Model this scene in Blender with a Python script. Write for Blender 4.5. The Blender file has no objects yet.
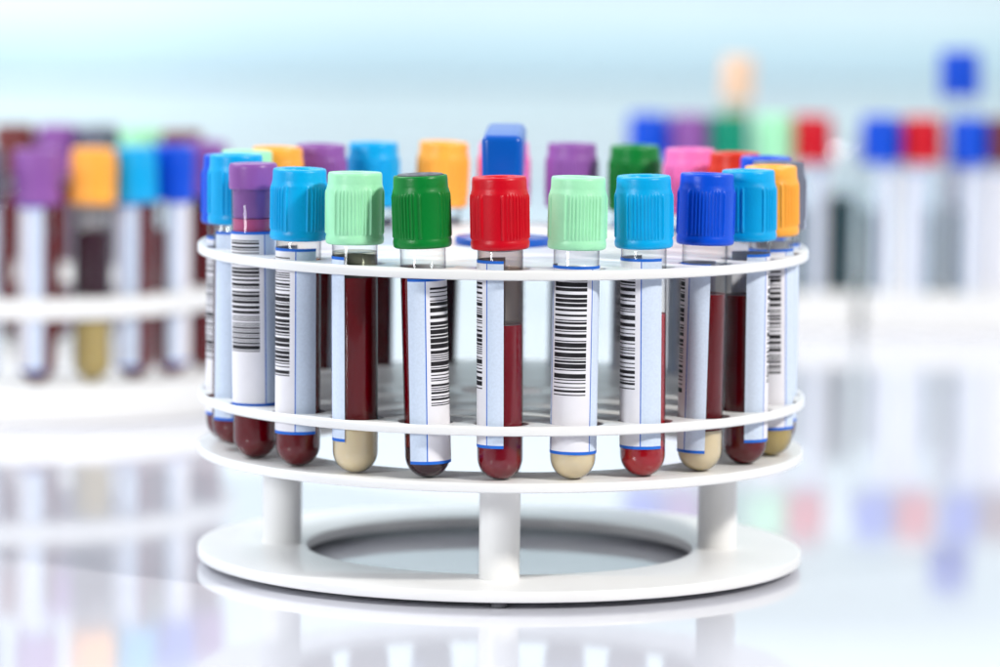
import bpy, bmesh, math, random
from math import sin, cos, pi, radians
from mathutils import Vector, Matrix

S = 0.083                      # metres per unit: the radius of the round rack
SC = bpy.context.scene
COL = SC.collection

# ------------------------------------------------------------------ camera
cam_d = bpy.data.cameras.new('camera')
cam = bpy.data.objects.new('camera', cam_d)
COL.objects.link(cam)
cam.location = (-0.0066 * S, -15.0 * S, 2.2846 * S)
PITCH, ROLL = radians(5.802), radians(0.7)
cam.rotation_euler = (Matrix.Rotation(pi / 2 - PITCH, 3, 'X') @ Matrix.Rotation(ROLL, 3, 'Z')).to_euler()
cam_d.sensor_width = 36.0
cam_d.lens = 164.244
cam_d.clip_start, cam_d.clip_end = 0.02, 60.0
cam_d.dof.use_dof = True
cam_d.dof.focus_distance = 14.12 * S
cam_d.dof.aperture_fstop = 8.6
SC.camera = cam

# ------------------------------------------------------------------ world, lamps, exposure
w = bpy.data.worlds.new('World')
SC.world = w
w.use_nodes = True
_n, _l = w.node_tree.nodes, w.node_tree.links
_bg = _n['Background']
_bg.inputs[0].default_value = (0.86, 0.93, 1.0, 1)
_tc = _n.new('ShaderNodeTexCoord')                 # a bright studio, dim on the photographer's side
_sp = _n.new('ShaderNodeSeparateXYZ')
_mr = _n.new('ShaderNodeMapRange')
_mr.interpolation_type = 'SMOOTHSTEP'
for _i, _v in enumerate((-0.7, 0.2, 0.035, 1.0)):
    _mr.inputs[_i + 1].default_value = _v
_l.new(_tc.outputs['Generated'], _sp.inputs[0])
_l.new(_sp.outputs['Y'], _mr.inputs[0])
_l.new(_mr.outputs[0], _bg.inputs[1])


def lamp(name, kind, loc, target, energy, size=0.2, color=(1, 1, 1), **kw):
    d = bpy.data.lights.new(name, kind)
    d.energy, d.color = energy, color
    if kind == 'AREA':
        d.shape = 'DISK'
        d.size = size
    else:
        d.shadow_soft_size = size
    for k, v in kw.items():
        setattr(d, k, v)
    o = bpy.data.objects.new(name, d)
    COL.objects.link(o)
    o.location = loc
    o.rotation_euler = (Vector(target) - Vector(loc)).to_track_quat('-Z', 'Y').to_euler()
    return o


AZ, EL, DIST = radians(53), radians(36), 1.9
tgt = Vector((0, 0, 0.07))
kd = Vector((sin(AZ) * cos(EL), -cos(AZ) * cos(EL), sin(EL)))
lamp('key_lamp', 'AREA', tgt + kd * DIST, tgt, 33, 0.22, (1.0, 0.97, 0.92))
lamp('soft_lamp', 'AREA', (-0.85, 0.35, 1.0), (-0.25, 0.1, 0.0), 13, 0.8, (0.93, 0.97, 1.0))
lamp('left_lamp', 'AREA', (-1.1, -1.15, 0.55), (0, 0, 0.05), 14, 0.36, (0.95, 0.98, 1.0))
lamp('wall_fill', 'AREA', (0.0, 1.15, 1.3), (0, 2.0, 0.25), 11, 1.2, (0.92, 0.98, 1.0))  # added unseen fill that brightens the back wall, not a ceiling fixture
lamp('wall_glow_spot', 'SPOT', (-0.50, 1.2, 0.6), (-0.50, 2.075, 0.10), 15, 0.1, (0.95, 0.99, 1.0),  # unseen spot added for the soft glow on the left of the wall
     spot_size=radians(44), spot_blend=1.0)

SC.view_settings.view_transform = 'Standard'
SC.view_settings.look = 'None'
SC.view_settings.exposure = 0.0
SC.view_settings.gamma = 1.0
SC.cycles.use_denoising = True
SC.cycles.max_bounces = 12
SC.cycles.transparent_max_bounces = 24
SC.cycles.caustics_reflective = False
SC.cycles.caustics_refractive = False


# ------------------------------------------------------------------ materials
def new_mat(name):
    m = bpy.data.materials.new(name)
    m.use_nodes = True
    return m, m.node_tree, m.node_tree.nodes['Principled BSDF']


def plain(name, col, rough=0.4, spec=0.5, sss=0.0, var=0.05, nscale=60, bump=0.0, bscale=900, coat=0.0, radius=(1, .6, .5), sscale=0.003):
    m, nt, b = new_mat(name)
    N, L = nt.nodes, nt.links
    tc = N.new('ShaderNodeTexCoord')
    no = N.new('ShaderNodeTexNoise')
    no.inputs['Scale'].default_value = nscale
    no.inputs['Detail'].default_value = 4
    L.new(tc.outputs['Object'], no.inputs['Vector'])
    rp = N.new('ShaderNodeValToRGB')
    rp.color_ramp.elements[0].position = 0.3
    rp.color_ramp.elements[1].position = 0.7
    rp.color_ramp.elements[0].color = (*[max(0, c * (1 - var)) for c in col], 1)
    rp.color_ramp.elements[1].color = (*[min(1, c * (1 + var)) for c in col], 1)
    L.new(no.outputs['Fac'], rp.inputs['Fac'])
    L.new(rp.outputs['Color'], b.inputs['Base Color'])
    b.inputs['Roughness'].default_value = rough
    b.inputs['Specular IOR Level'].default_value = spec
    b.inputs['Coat Weight'].default_value = coat
    if sss:
        b.inputs['Subsurface Weight'].default_value = sss
        b.inputs['Subsurface Radius'].default_value = radius
        b.inputs['Subsurface Scale'].default_value = sscale
    if bump:
        n2 = N.new('ShaderNodeTexNoise')
        n2.inputs['Scale'].default_value = bscale
        n2.inputs['Detail'].default_value = 3
        L.new(tc.outputs['Object'], n2.inputs['Vector'])
        bu = N.new('ShaderNodeBump')
        bu.inputs['Strength'].default_value = bump
        bu.inputs['Distance'].default_value = 0.0004
        L.new(n2.outputs['Fac'], bu.inputs['Height'])
        L.new(bu.outputs['Normal'], b.inputs['Normal'])
    return m


def clear(name, tint, edge, f0=0.018, rough=0.02):
    """thin clear wall: see-through with a Fresnel gloss, tinted more where one looks along the wall"""
    m, nt, b = new_mat(name)
    N, L = nt.nodes, nt.links
    N.remove(b)
    lw = N.new('ShaderNodeLayerWeight')
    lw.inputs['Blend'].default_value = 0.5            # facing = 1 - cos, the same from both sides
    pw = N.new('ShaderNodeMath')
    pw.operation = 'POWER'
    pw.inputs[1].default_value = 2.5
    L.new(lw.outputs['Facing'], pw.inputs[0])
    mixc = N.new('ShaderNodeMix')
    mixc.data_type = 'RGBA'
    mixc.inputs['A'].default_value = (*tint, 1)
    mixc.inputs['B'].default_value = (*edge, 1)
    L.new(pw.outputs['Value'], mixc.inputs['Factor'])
    tr = N.new('ShaderNodeBsdfTransparent')
    L.new(mixc.outputs['Result'], tr.inputs['Color'])
    gl = N.new('ShaderNodeBsdfGlossy')
    gl.inputs['Roughness'].default_value = rough
    p5 = N.new('ShaderNodeMath')
    p5.operation = 'POWER'
    p5.inputs[1].default_value = 5.0
    L.new(lw.outputs['Facing'], p5.inputs[0])
    fr = N.new('ShaderNodeMath')                      # Schlick
    fr.operation = 'MULTIPLY_ADD'
    fr.inputs[1].default_value = 0.6
    fr.inputs[2].default_value = f0
    L.new(p5.outputs['Value'], fr.inputs[0])
    mx = N.new('ShaderNodeMixShader')
    L.new(fr.outputs['Value'], mx.inputs['Fac'])
    L.new(tr.outputs['BSDF'], mx.inputs[1])
    L.new(gl.outputs['BSDF'], mx.inputs[2])
    L.new(mx.outputs['Shader'], N['Material Output'].inputs['Surface'])
    return m


M = {}
M['rack'] = plain('rack_white_plastic', (0.81, 0.805, 0.795), 0.32, 0.5, 0, 0.02, 40, 0.08, 500)
M['table'] = plain('white_glossy_top', (0.62, 0.62, 0.68), 0.055, 0.8, 0, 0.01, 6)
M['wall'] = plain('pale_wall', (0.75, 0.885, 0.915), 0.6, 0.3, 0, 0.03, 3)
M['strip'] = plain('wall_strip', (0.60, 0.79, 0.86), 0.5, 0.3, 0, 0.03, 5)
M['handle'] = plain('blue_handle_plastic', (0.0, 0.085, 0.44), 0.3, 0.4, 0, 0.05, 40, 0.05)
M['foot'] = plain('grey_rubber', (0.12, 0.12, 0.13), 0.7)
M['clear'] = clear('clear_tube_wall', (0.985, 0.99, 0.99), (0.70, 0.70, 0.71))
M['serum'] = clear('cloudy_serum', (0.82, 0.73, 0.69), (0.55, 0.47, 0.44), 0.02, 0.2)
M['film'] = clear('thin_residue', (0.80, 0.80, 0.72), (0.55, 0.54, 0.48), 0.02, 0.2)
M['smear'] = plain('pink_smear', (0.50, 0.07, 0.22), 0.3, 0.5, 0.3)
CAPC = {'red': (0.56, 0.001, 0.012), 'mint': (0.36, 0.78, 0.48), 'sky': (0.0, 0.36, 0.72), 'blue': (0.0, 0.07, 0.60),
        'green': (0.001, 0.19, 0.028), 'orange': (0.96, 0.40, 0.055), 'purple': (0.255, 0.09, 0.34), 'pink': (0.82, 0.17, 0.46),
        'slate': (0.13, 0.14, 0.19), 'brown': (0.16, 0.035, 0.035), 'rust': (0.62, 0.03, 0.01), 'teal': (0.0, 0.25, 0.15), 'peach': (0.90, 0.62, 0.44)}
for k, c in CAPC.items():
    M['cap_' + k] = plain('cap_plastic_' + k, c, 0.36, 0.28, 0.12, 0.06, 120, 0.12, 1400, radius=(1, 1, 1), sscale=0.0012)
M['stopper_grey'] = plain('grey_rubber_stopper', (0.09, 0.09, 0.11), 0.45, 0.5, 0, 0.35, 500, 0.5, 900)
M['blood'] = plain('dark_blood', (0.125, 0.0, 0.003), 0.08, 0.25, 0.25, 0.12, 40, radius=(1, .1, .1))
M['blood_red'] = plain('bright_blood', (0.36, 0.002, 0.008), 0.08, 0.4, 0.4, 0.25, 60, radius=(1, .1, .1))
M['blood_mauve'] = plain('mauve_blood', (0.19, 0.004, 0.013), 0.12, 0.35, 0.3, 0.08, 50, radius=(1, .15, .15))
M['blood_black'] = plain('clotted_blood', (0.030, 0.002, 0.010), 0.14, 0.25, 0.1, 0.1, 50)
M['gel'] = plain('cream_gel', (0.76, 0.62, 0.40), 0.22, 0.5, 0.4, 0.04, 60, radius=(1, .8, .5))
M['gel_olive'] = plain('olive_gel', (0.45, 0.33, 0.11), 0.22, 0.5, 0.3, 0.06, 60, radius=(1, .8, .4))
M['dark_liquid'] = plain('dark_teal_liquid', (0.01, 0.04, 0.05), 0.2)
M['paper'] = plain('label_paper', (0.88, 0.86, 0.90), 0.55, 0.3, 0, 0.02, 300, 0.1, 1500)
M['paper_blue'] = plain('label_light_blue', (0.68, 0.775, 0.92), 0.55, 0.3, 0, 0.05, 1500, 0.1, 1500)
M['ink_blue'] = plain('label_blue_line', (0.012, 0.13, 0.58), 0.5, 0.3, 0, 0.03)
M['ink'] = plain('label_black_ink', (0.012, 0.011, 0.014), 0.5, 0.3, 0, 0.1)


for k in ('paper', 'paper_blue'):                    # thin paper lets some light through
    nt = M[k].node_tree
    tl = nt.nodes.new('ShaderNodeBsdfTranslucent')
    tl.inputs['Color'].default_value = (0.85, 0.85, 0.88, 1)
    mx = nt.nodes.new('ShaderNodeMixShader')
    mx.inputs['Fac'].default_value = 0.14
    nt.links.new(nt.nodes['Principled BSDF'].outputs[0], mx.inputs[1])
    nt.links.new(tl.outputs[0], mx.inputs[2])
    nt.links.new(mx.outputs[0], nt.nodes['Material Output'].inputs['Surface'])


# ------------------------------------------------------------------ mesh helpers (coordinates in rack units)
def link_mesh(name, me, mat, parent=None, per_object=False):
    o = bpy.data.objects.new(name, me)
    COL.objects.link(o)
    if mat is not None:
        if not me.materials:
            me.materials.append(mat)
        if per_object:
            o.material_slots[0].link = 'OBJECT'
            o.material_slots[0].material = mat
    if parent:
        o.parent = parent
    return o


def finish(me, angle=38):
    me.polygons.foreach_set('use_smooth', [True] * len(me.polygons))
    me.set_sharp_from_angle(angle=radians(angle))
    me.update()
    return me


def lathe(name, prof, seg=40, rfun=None, angle=38):
    """revolve (r, z) points; points with r == 0 close the ends"""
    bm = bmesh.new()
    rings = []
    for r, z in prof:
        if r <= 1e-7:
            rings.append([bm.verts.new((0, 0, z * S))])
        else:
            ring = []
            for i in range(seg):
                a = 2 * pi * i / seg
                rr = r + (rfun(a, z, r) if rfun else 0)
                ring.append(bm.verts.new((rr * sin(a) * S, -rr * cos(a) * S, z * S)))
            rings.append(ring)
    for A, B in zip(rings[:-1], rings[1:]):
        if len(A) == 1 and len(B) == 1:
            continue
        for i in range(seg):
            j = (i + 1) % seg
            if len(A) == 1:
                bm.faces.new((A[0], B[j], B[i]))
            elif len(B) == 1:
                bm.faces.new((A[i], A[j], B[0]))
            else:
                bm.faces.new((A[i], A[j], B[j], B[i]))
    bmesh.ops.recalc_face_normals(bm, faces=bm.faces)
    me = bpy.data.meshes.new(name)
    bm.to_mesh(me)
    bm.free()
    return finish(me, angle)


def plate(name, outline, holes, z0, z1, bevel=0.004):
    """a flat plate with real holes: 2D filled curve, extruded, turned into a mesh"""
    cu = bpy.data.curves.new(name, 'CURVE')
    cu.dimensions = '2D'
    cu.fill_mode = 'BOTH'
    for pts in [outline] + holes:
        sp = cu.splines.new('POLY')
        sp.points.add(len(pts) - 1)
        for p, (x, y) in zip(sp.points, pts):
            p.co = (x * S, y * S, 0, 1)
        sp.use_cyclic_u = True
    cu.extrude = ((z1 - z0) / 2 - bevel) * S
    cu.bevel_depth = bevel * S
    cu.bevel_resolution = 2
    cu.offset = -bevel * S
    tmp = bpy.data.objects.new('tmp', cu)
    COL.objects.link(tmp)
    dg = bpy.context.evaluated_depsgraph_get()
    me = bpy.data.meshes.new_from_object(tmp.evaluated_get(dg))
    bpy.data.objects.remove(tmp)
    bpy.data.curves.remove(cu)
    me.name = name
    me.transform(Matrix.Translation((0, 0, (z0 + z1) / 2 * S)))
    bm = bmesh.new()
    bm.from_mesh(me)
    bmesh.ops.remove_doubles(bm, verts=bm.verts, dist=1e-7)
    bm.to_mesh(me)
    bm.free()
    return finish(me, 35)


def circle(r, n=64, cx=0, cy=0):
    return [(cx + r * cos(2 * pi * i / n), cy + r * sin(2 * pi * i / n)) for i in range(n)]


def rrect(x0, x1, y0, y1, r, n=6):
    pts = []
    for cx, cy, a0 in ((x1 - r, y1 - r, 0), (x0 + r, y1 - r, 90), (x0 + r, y0 + r, 180), (x1 - r, y0 + r, 270)):
        for i in range(n + 1):
            a = radians(a0 + 90 * i / n)
            pts.append((cx + r * cos(a), cy + r * sin(a)))
    return pts


def bevel_box(name, x0, x1, y0, y1, z0, z1, b, seg=3, taper=0.0, angle=40):
    bm = bmesh.new()
    bmesh.ops.create_cube(bm, size=1)
    for v in bm.verts:
        tx = 1 - taper * (v.co.z < 0)
        v.co = Vector((((x0 + x1) / 2 + v.co.x * (x1 - x0) * tx) * S, ((y0 + y1) / 2 + v.co.y * (y1 - y0)) * S, ((z0 + z1) / 2 + v.co.z * (z1 - z0)) * S))
    bmesh.ops.bevel(bm, geom=bm.edges, offset=b * S, segments=seg, profile=0.5, affect='EDGES')
    me = bpy.data.meshes.new(name)
    bm.to_mesh(me)
    bm.free()
    return finish(me, angle)


def empty(name, loc, label, cat, group=None):
    o = bpy.data.objects.new(name, None)
    o.empty_display_size = 0.01
    COL.objects.link(o)
    o.location = Vector(loc) * S
    o['label'] = label
    o['category'] = cat
    if group:
        o['group'] = group
    return o


# ------------------------------------------------------------------ setting
tab = link_mesh('tabletop', bevel_box('tabletop', -30, 30, -3.0, 24.98, -0.35, 0.0, 0.012, angle=4), M['table'])
tab['kind'] = 'structure'
wall = link_mesh('wall', bevel_box('wall', -30, 30, 25.01, 26, -6, 16, 0.02, angle=4), M['wall'])
wall['kind'] = 'structure'
rail = link_mesh('wall_rail', bevel_box('wall_rail', -29.9, 29.9, 24.88, 25.005, 0.46, 0.86, 0.02, angle=4), M['strip'])
rail['kind'] = 'structure'

# ------------------------------------------------------------------ the round rack
RH, RT = 0.905, 0.0715          # circle of holes, tube radius
ZB = 0.395                      # top of the bottom plate, where the tubes stand
hole_xy = [(RH * sin(radians(a)), -RH * cos(radians(a))) for a in range(0, 360, 15)]
holes = [circle(0.083, 40, x, y) for x, y in hole_xy]
rack = empty('tube_rack', (0, 0, 0), 'round white rack full of blood tubes with a blue handle in front', 'test tube rack')
link_mesh('base_ring', plate('base_ring', circle(1.0, 256), [circle(0.64, 192)], 0.0205, 0.056, 0.006), M['rack'], rack)
link_mesh('bottom_plate', plate('bottom_plate', circle(1.0, 256), [circle(0.72, 192)], 0.364, ZB, 0.006), M['rack'], rack)
link_mesh('middle_plate', plate('middle_plate', circle(1.0, 256), holes + [circle(0.13, 64)], 0.5414, 0.5716, 0.006), M['rack'], rack)
link_mesh('top_plate', plate('top_plate', circle(1.005, 256), holes, 1.0256, 1.0568, 0.006), M['rack'], rack)
post_me = lathe('post', [(0, 0.0555), (0.0648, 0.0555), (0.0648, 0.3645), (0.058, 0.3645), (0.058, 1.0257), (0, 1.0257)], 48)
for a in (0, 90, 180, 270):
    p = link_mesh('post', post_me, M['rack'], rack)
    p.location = (0.722 * sin(radians(a)) * S, -0.722 * cos(radians(a)) * S, 0)
foot_me = lathe('foot', [(0, 0.0), (0.024, 0.0), (0.026, 0.004), (0.026, 0.0208), (0, 0.0208)], 24)
for a in (0, 90, 180, 270):
    p = link_mesh('foot', foot_me, M['foot'], rack)
    p.location = (0.95 * sin(radians(a)) * S, -0.95 * cos(radians(a)) * S, 0)
link_mesh('handle_disc', lathe('handle_disc', [(0, 1.0566), (0.155, 1.0566), (0.158, 1.060), (0.158, 1.078), (0.153, 1.083), (0, 1.083)], 96), M['handle'], rack)
link_mesh('handle_stem', lathe('handle_stem', [(0, 1.0825), (0.075, 1.0825), (0.062, 1.10), (0.056, 1.15), (0.056, 1.29), (0, 1.29)], 40), M['handle'], rack)
grip = link_mesh('handle_grip', bevel_box('handle_grip', -0.0665, 0.0665, -0.36, 0.36, 1.255, 1.437, 0.024, 4, 0.06), M['handle'], rack)
grip.location = (0.0, 0, 0)
grip.rotation_euler = (0, 0, radians(-1.2))

# ------------------------------------------------------------------ tube meshes; z = 0 at the tip of the round bottom
def round_bottom(r, n=8):
    return [(r * sin(radians(90 * i / n)), r - r * cos(radians(90 * i / n))) for i in range(n + 1)]


def shell(name, r, ri, h):
    out = round_bottom(r, 10) + [(r, h * 0.5), (r, h - 0.003), (r - 0.002, h), (ri + 0.002, h), (ri, h - 0.003)]
    inn = [(x, z + (r - ri)) for x, z in round_bottom(ri, 10)][::-1]
    return lathe(name, out + inn, 48, None, 60)


def column(name, r, z0, z1, meniscus=0.004):
    """liquid in the tube; z0 None = from the round bottom"""
    prof = []
    if z0 is None:
        prof = [(x, z + (RT - r)) for x, z in round_bottom(r, 10)]
    else:
        prof = [(0, z0), (r * 0.97, z0), (r, z0 + 0.003)]
    prof += [(r, z1), (r * 0.93, z1 - meniscus * 0.4), (r * 0.7, z1 - meniscus), (0, z1 - meniscus)]
    return lathe(name, prof, 40, None, 50)


def ribs(a, z, r):
    """moulded ribs of the screw caps: three groups of fine ribs, a wide rib each side, smooth panels between"""
    if r < 0.089 or r > 0.0895 or z < 0.03 or z > 0.172:
        return 0.0
    lo = min(1, max(0, (z - 0.030) / 0.006))
    hi = min(1, max(0, (0.172 - z) / 0.012))
    env = lo * math.sqrt(hi)
    d = (math.degrees(a) + 60) % 120 - 60
    v = 0.0
    if abs(d) < 31.5:
        ph = (d / 7.0 + 0.5) % 1.0 - 0.5
        v = max(0.0, 1 - (abs(ph) / 0.30) ** 2)
    elif abs(abs(d) - 38.5) < 3.5:
        v = 1.35 * max(0.0, 1 - ((abs(d) - 38.5) / 2.6) ** 2)
    return 0.0034 * v * env


def cap_profile(fine=True):
    body = [(0.0892, z) for z in ([0.030, 0.033, 0.036, 0.06, 0.10, 0.14, 0.158, 0.163, 0.167, 0.170, 0.172] if fine else [0.03, 0.09, 0.172])]
    return ([(0.0735, 0.012), (0.0735, 0.002), (0.084, 0.0), (0.0892, 0.003), (0.0914, 0.009), (0.0917, 0.020), (0.0903, 0.026)] + body +
            [(0.0880, 0.178), (0.0860, 0.184), (0.0852, 0.192), (0.0846, 0.214), (0.0835, 0.2205), (0.0810, 0.2240), (0.076, 0.2245), (0.052, 0.2238), (0.048, 0.220), (0.046, 0.209), (0.020, 0.207), (0, 0.2065)])


CAP = lathe('ribbed_cap', cap_profile(), 288, ribs, 50)
CAP_LOW = lathe('far_cap', cap_profile(False), 48, None, 50)
OPEN_CAP = lathe('green_cap', cap_profile()[:-5] + [(0.076, 0.2245), (0.0735, 0.2225), (0.0725, 0.217), (0, 0.217)], 288, ribs, 50)
PLUG = lathe('plug', [(0, 0.215), (0.0715, 0.215), (0.0715, 0.2265), (0.068, 0.2285), (0.045, 0.2275), (0.038, 0.2305), (0.022, 0.2275), (0, 0.229)], 48, None, 30)
SHORT = lathe('flat_stopper', [(0, 0.868), (0.0745, 0.868), (0.0772, 0.871), (0.0777, 0.880), (0.0777, 0.935), (0.0765, 0.944), (0.072, 0.9495), (0.05, 0.950), (0.035, 0.9475), (0, 0.947)], 64, None, 40)
SHORT_IN = lathe('stopper_plug', [(0, 0.775), (0.060, 0.775), (0.0655, 0.782), (0.0662, 0.868), (0, 0.868)], 48, None, 40)
SHELL = shell('tube_wall', RT, 0.0698, 0.83)
SHELL_SHORT = shell('tube_wall_stoppered', RT, 0.0698, 0.8675)
SHELL_LONG = shell('tube_wall_long', RT, 0.0698, 1.14)
RL = 0.0693


def barcode(rng, n=46):
    bars, z = [], 0.0
    while z < 1.0:
        k = rng.choice([1, 1, 1, 1, 2, 2, 3, 4])
        g = rng.choice([1, 1, 1, 2, 2, 3])
        a, b = z, z + k * 0.0095
        if b > 1:
            break
        bars.append((a, b))
        z = b + g * 0.0086
    return bars


def label_mesh(name, phi, z0, z1, seed, skew=0.0, far=False, white=115, wing=55):
    """paper label wrapped round a tube: two light blue wings, a white field of barcode bars, thin blue border lines.
    phi = direction of the middle of the white field, 0 towards the front of the table, degrees"""
    rng = random.Random(seed)
    L = z1 - z0
    r = RT + 0.0013
    half = white / 2
    lw = 1.4
    # column edges and what they show
    edges = [-half - wing, -half - lw, -half + lw, -half * 0.80, half * 0.74, half - lw, half + lw, half + wing]
    kinds = ['b', 'l', 'w', 'c', 'w', 'l', 'b']
    cols = []
    for a, b, k in zip(edges[:-1], edges[1:], kinds):
        n = max(1, int(math.ceil((b - a) / (5.0 if not far else 12))))
        for i in range(n):
            cols.append((a + (b - a) * i / n, a + (b - a) * (i + 1) / n, k))
    zs = [(0.0, 0.0095 / L * 1.0, 'line')]
    top_line = 1 - 0.0095 / L
    if far:
        zs.append((zs[0][1], top_line, 'plain'))
    else:
        b0, b1 = 0.315, 0.955
        zz = zs[0][1]
        for a, b in barcode(rng):
            za, zb = b0 + (b1 - b0) * a, b0 + (b1 - b0) * b
            zs.append((zz, za, 'plain'))
            zs.append((za, zb, 'bar'))
            zz = zb
        zs.append((zz, top_line, 'plain'))
    zs.append((top_line, 1.0, 'line'))
    angs = [c[0] for c in cols] + [cols[-1][1]]
    levels = [q[0] for q in zs] + [1.0]
    bm = bmesh.new()
    grid = []
    tot = half + wing
    for t in levels:
        row = []
        for a in angs:
            aa = radians(phi + a + skew * (t - 0.5))
            lift = 0.0016 * max(0, abs(a) / tot - 0.93) / 0.07          # ends lift a little off the wall
            row.append(bm.verts.new(((r + lift) * sin(aa) * S, -(r + lift) * cos(aa) * S, (z0 + L * t) * S)))
        grid.append(row)
    idx = {'w': 0, 'b': 1, 'l': 2, 'c': 0}
    for j, (_, _, zk) in enumerate(zs):
        for i, (_, _, ck) in enumerate(cols):
            f = bm.faces.new((grid[j][i], grid[j][i + 1], grid[j + 1][i + 1], grid[j + 1][i]))
            f.material_index = 2 if zk == 'line' else (3 if (zk == 'bar' and ck == 'c') else idx[ck])
    back = []                                        # the plain back of the paper, against the tube
    n = 40
    for t in (0.0005, 0.9995):
        back.append([bm.verts.new(((r - 0.0008) * sin(aa) * S, -(r - 0.0008) * cos(aa) * S, (z0 + L * t) * S))
                     for aa in [radians(phi - tot + 2 * tot * i / n + skew * (t - 0.5)) for i in range(n + 1)]])
    for i in range(n):
        bm.faces.new((back[0][i + 1], back[0][i], back[1][i], back[1][i + 1])).material_index = 0
    me = bpy.data.meshes.new(name)
    bm.to_mesh(me)
    bm.free()
    me.polygons.foreach_set('use_smooth', [True] * len(me.polygons))
    for k in ('paper', 'paper_blue', 'ink_blue', 'ink'):
        me.materials.append(M[k])
    return me


def make_tube(label, cap, loc, fill, lab=None, lean=(0, 0), rot=0.0, group=None, short=False, plug=False, long=False, far=False, wide=1.0, name='blood_tube', seed=1, skew=0.0, serum=None, film=None, wing=55, cat='test tube'):
    """fill: list of (material, top level) from the bottom up; lab: (phi, z0, z1)"""
    t = empty(name, loc, label, cat, group)
    ax, ay = lean                                           # sideways shift per unit of height
    t.rotation_euler = (-ay, ax, 0)
    t.scale = (wide, wide, 1 + (wide - 1) * 0.25)
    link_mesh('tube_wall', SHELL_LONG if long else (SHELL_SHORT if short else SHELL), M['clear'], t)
    up = 0.31 if long else 0.0
    if short:
        c = link_mesh('cap', SHORT, M['cap_' + cap], t, True)
        link_mesh('stopper', SHORT_IN, M['cap_' + cap], c, True)
        link_mesh('blood_smear', lathe('blood_smear', [(0, 0.7325), (0.0655, 0.7325), (0.0662, 0.735), (0.0662, 0.774), (0, 0.774)], 32), M['smear'], t)
    elif cap:
        c = link_mesh('cap', OPEN_CAP if plug else (CAP_LOW if far else CAP), M['cap_' + cap], t, True)
        c.location = (0, 0, (0.7225 + up) * S)
        c.rotation_euler = (radians(1.1 * sin(seed * 2.3)), radians(1.1 * cos(seed * 3.1)), radians(rot))
        if plug:
            link_mesh('stopper', PLUG, M['stopper_grey'], c)
    z = None
    for mk, top in fill:
        nm = 'gel' if mk.startswith('gel') else ('liquid' if mk.startswith('dark') else 'blood')
        link_mesh(nm, column(nm, RL, z, top, 0.0005 if (mk, top) != fill[-1] else 0.004), M[mk], t)
        z = top + 0.0004
    if serum:
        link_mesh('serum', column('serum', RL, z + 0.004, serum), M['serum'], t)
    if film:
        link_mesh('residue', column('residue', RL, z + 0.004, film), M['film'], t)
    if lab:
        link_mesh('label', label_mesh('label', lab[0], lab[1], lab[2], seed, skew, far, wing=36 if far else wing), None, t)
    return t


G = 'capped blood tubes standing in the round rack'
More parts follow.
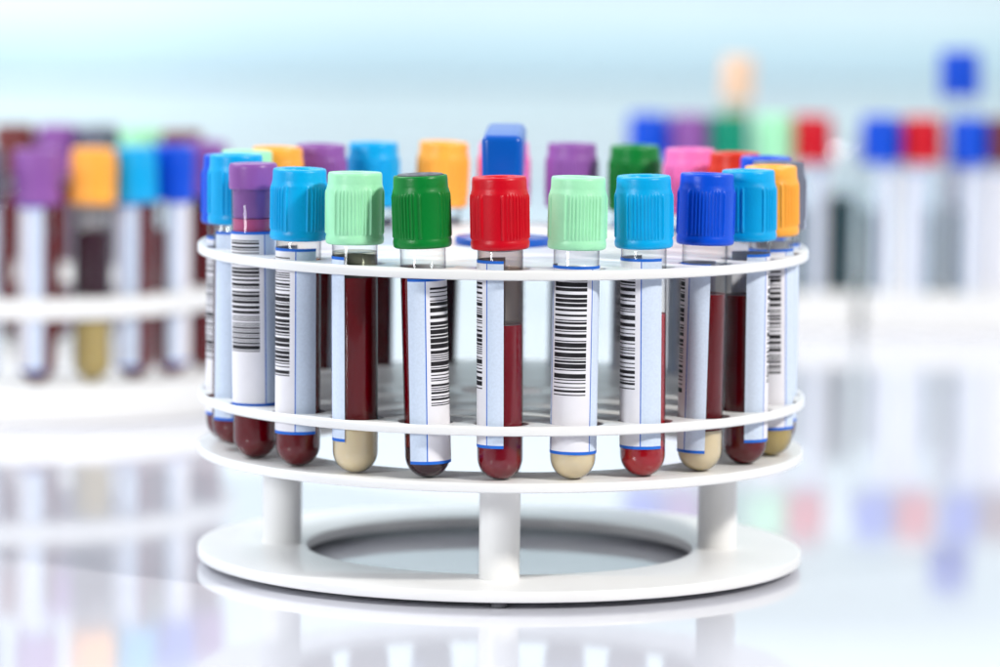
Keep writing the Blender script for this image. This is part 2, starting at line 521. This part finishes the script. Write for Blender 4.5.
# angle: (cap, label text, fill, (phi, z0, z1), lean at top, offset at bottom, cap turn, extras)
ring = [
 (0, 'red', 'red capped tube in the middle of the front row, half full of mauve blood', [('blood_mauve', .488)], (-92, .106, .690), -3.2, -.4, 44, dict(serum=.72, wing=43)),
 (15, 'mint', 'mint capped tube right of the red cap, barcode facing forward over cream gel', [('gel', .115), ('blood', .62)], (-14.5, .0855, .6734), -1.8, -3, 12, {}),
 (30, 'sky', 'sky blue capped tube at front right with bright red blood beside its label', [('blood_red', .516)], (-65, .094, .692), -4.3, -2, 2, {}),
 (45, 'blue', 'dark blue ribbed cap tube at front right with cream gel under dark blood', [('gel', .135), ('blood', .567)], (-101, .065, .665), -0.8, -3, -2, dict(skew=4)),
 (60, 'sky', 'sky blue capped tube tucked behind the dark blue one beside the orange cap', [('blood', .548)], (108, .078, .682), -0.4, 0, -52, {}),
 (75, 'orange', 'orange capped tube at the right edge with olive gel in its tip', [('gel_olive', .16), ('blood', .60)], (-19, .092, .681), -2.2, 2, -62, {}),
 (90, 'slate', 'grey capped tube half hidden behind the orange one at the right edge', [('blood', .60)], (140, .09, .68), 0, 0, 0, {}),
 (105, 'blue', 'dark blue capped tube at the back right behind the sky blue cap', [('blood', .58)], (100, .09, .68), 0, 0, 0, {}),
 (120, 'rust', 'orange red capped tube at the back right beside the pink cap', [('blood', .58)], (-60, .09, .68), 0, 0, 25, {}),
 (135, 'pink', 'pink capped tube in the back row, between dark green and orange red caps', [('blood', .55)], (20, .09, .68), 0, 0, 50, {}),
 (150, 'green', 'dark green capped tube in the back row, left of the pink cap', [('blood', .55)], (-10, .09, .68), 0, 0, 10, {}),
 (165, 'purple', 'purple capped tube in the back row, right of the blue handle', [('blood', .60)], (10, .09, .68), .5, 0, 0, {}),
 (180, 'pink', 'pink capped tube at the very back, almost hidden behind the blue handle', [('blood', .55)], (60, .09, .68), 0, 0, 0, {}),
 (195, 'orange', 'orange capped tube in the back row, left of the blue handle', [('blood_black', .56)], (-130, .09, .68), 6, 0, 60, {}),
 (210, 'sky', 'sky blue capped tube in the back row between orange and purple caps', [('blood', .60)], (180, .09, .68), 0, 0, 0, {}),
 (225, 'purple', 'purple capped tube in the back row, left of the back sky blue cap', [('blood', .60)], (150, .09, .68), 3, 0, 0, {}),
 (240, 'orange', 'orange capped tube at the back left, beside the back purple cap', [('blood', .58)], (-150, .09, .68), 4, 0, 30, {}),
 (255, 'mint', 'mint capped tube at the back left, only its top showing above sky blue', [('blood', .56)], (90, .09, .68), 4, 0, 0, {}),
 (270, 'blue', 'dark blue capped tube at the left edge, behind the sky blue cap', [('blood', .58)], (-60, .09, .68), 0, 0, 0, {}),
 (285, 'sky', 'sky blue capped tube at the left edge, behind the purple stopper', [('blood', .62)], (57, .085, .70), 2, 1, 14, dict(dz=.016)),
 (300, 'purple', 'tube with a flat purple stopper and blood smear above its barcode', [('blood', .732)], (-26, .175, .735), -5, -1, 0, dict(short=True)),
 (315, 'sky', 'sky blue capped tube at front left, next to the flat purple stopper', [('blood', .66)], (-62, .109, .698), -2, -1, 58, {}),
 (330, 'mint', 'mint capped tube at front left, dark blood resting on cream gel', [('gel', .172), ('blood', .620)], (-137, .106, .686), -4, -1, -3, dict(film=.70)),
 (345, 'green', 'green capped tube with a grey top, leaning left of the red cap', [('blood_black', .10), ('blood', .64)], (60, .05, .63), -6, 3, 20 - 60, dict(plug=True, skew=5, wing=46)),
]
for k, (ang, cap, text, fill, lab, topx, botx, turn, ex) in enumerate(ring):
    a = radians(ang)
    bx, tx = botx / 321.0, topx / 321.0
    make_tube(text, cap, (RH * sin(a) + bx, -RH * cos(a), ZB - 0.001 + ex.pop('dz', 0)), fill, lab, ((tx - bx) / 0.80, 0), turn, G, seed=100 + k, **ex)

# ------------------------------------------------------------------ the round rack at the left, further back
LX, LY = -2.15, 4.6
lr = empty('tube_rack', (LX, LY, 0), 'blurred round white rack of capped tubes behind at the left edge', 'test tube rack')
link_mesh('base', plate('base', circle(1.15, 128), [], 0.0, 0.155, 0.012), M['rack'], lr)
lh = [circle(0.088, 24, RH * sin(radians(a)), -RH * cos(radians(a))) for a in range(0, 360, 15)]
link_mesh('shelf', plate('shelf', circle(1.0, 128), lh, 0.42, 0.51, 0.008), M['rack'], lr)
lpost = lathe('post', [(0, 0.1545), (0.055, 0.1545), (0.055, 0.4205), (0, 0.4205)], 32)
for a in (20, 110, 200, 290):
    p = link_mesh('post', lpost, M['rack'], lr)
    p.location = (0.6 * sin(radians(a)) * S, -0.6 * cos(radians(a)) * S, 0)
GL = 'capped tubes in the blurred rack at the left'
for k, (ang, cap, text, fill, phi) in enumerate([
    (0, 'slate', 'blurred grey capped tube cut off by the left edge of the picture', [('blood_black', .6)], -20),
    (15, 'purple', 'blurred purple capped tube in the left rack, left of the orange cap', [('blood', .6)], -70),
    (30, 'orange', 'blurred orange capped tube in the left rack with yellow gel below the shelf', [('gel_olive', .25), ('blood_black', .62)], 190),
    (43, 'sky', 'blurred sky blue capped tube in the left rack, between orange and blue caps', [('blood', .72)], -78),
    (57, 'blue', 'blurred blue capped tube at the right end of the left rack', [('blood_mauve', .6)], 85),
    (183, 'brown', 'blurred brown red capped tube at the back left of the left rack', [('blood', .66)], 180),
    (171, 'purple', 'blurred purple capped tube at the back of the left rack, behind the front purple one', [('blood', .68)], 150),
    (158, 'slate', 'blurred grey capped tube at the back of the left rack, behind the orange one', [('blood', .68)], 180),
    (144, 'mint', 'blurred mint capped tube at the back of the left rack, behind sky blue', [('blood_mauve', .66)], 180),
    (126, 'brown', 'blurred brown capped tube at the back right of the left rack', [('blood', .68)], 180),
    (76, 'purple', 'blurred tube at the far right of the left rack, mostly behind the round rack', [('blood', .68)], 200),
]):
    a = radians(ang)
    make_tube(text, cap, (LX + RH * sin(a), LY - RH * cos(a), 0.1545), fill, (phi, .05, .72), (0, 0), 0, GL, far=True, wide=1.08, seed=300 + k)

# ------------------------------------------------------------------ the two straight racks at the right, further back still
GR = 'capped tubes in the blurred straight racks at the right'


def straight_rack(text, x0, x1, spots):
    r = empty('tube_rack', ((x0 + x1) / 2, 8.15, 0), text, 'test tube rack')
    cx = (x0 + x1) / 2
    hs = [circle(0.092, 24, x - cx, y - 8.15) for x, y in spots]
    link_mesh('block', plate('block', rrect(x0 - cx, x1 - cx, -0.32, 0.32, 0.03), hs, 0.085, 0.19, 0.008), M['rack'], r)
    link_mesh('base', plate('base', rrect(x0 - cx, x1 - cx, -0.34, 0.34, 0.03), [], 0.0, 0.0845, 0.006), M['rack'], r)


F, B = 7.98, 8.34
A = [(.731, F, 'blue'), (.933, F, 'purple'), (1.134, F, 'teal'), (1.361, F, 'mint'), (1.553, F, 'red')]
D = [(1.90, F, 'blue'), (2.107, F, 'red'), (2.344, F, 'blue'), (2.535, F, 'brown')]
TA = 'blurred far tube with a %s, standing in the straight rack %s'
straight_rack('blurred straight white rack seen just right of the round rack', 0.58, 1.78, [(x, y) for x, y, c in A] + [(1.19, B), (1.70, F)])
straight_rack('blurred straight white rack of blue and red caps at the right edge', 1.82, 3.0, [(x, y) for x, y, c in D] + [(2.33, B)])
texts = ['blurred far blue capped tube rising behind the dark green cap', 'blurred far purple capped tube rising behind the pink cap',
         'blurred far green capped tube rising behind the orange red cap', 'blurred far mint capped tube left of a far red cap',
         'blurred far red capped tube standing alone right of the round rack',
         'blurred far blue capped tube left of the red cap at the right', 'blurred far red capped tube between two blue caps at the right',
         'blurred far blue capped tube right of a red cap, below a taller blue one', 'blurred dark brown capped tube cut off by the right edge']
for k, ((x, y, c), tx) in enumerate(zip(A + D, texts)):
    make_tube(tx, c, (x, y, 0.0848), [('dark_liquid', .50)], ((80, -75, 70, -8, 85)[k % 5], .06, .70), (0, 0), 0, GR, far=True, wide=1.17, seed=400 + k)
make_tube('tall blurred tube with a peach cap far behind, above the green cap', 'peach', (1.19, B, 0.11), [('gel', 1.0)], None, (0, 0), 0, GR, far=True, long=True, wide=0.95, seed=450)
make_tube('tall blurred tube whose blue cap rises above all others at the right', 'blue', (2.33, B, 0.0848), [('blood', .45)], (0, .06, .70), (0, 0), 0, GR, far=True, long=True, wide=1.17, seed=451)
make_tube('slim uncapped tube of dark liquid between far red and blue caps', None, (1.70, F, 0.0848), [('dark_liquid', .56)], None, (0, 0), 0, None, far=True, wide=1.17, seed=452, name='open_tube')
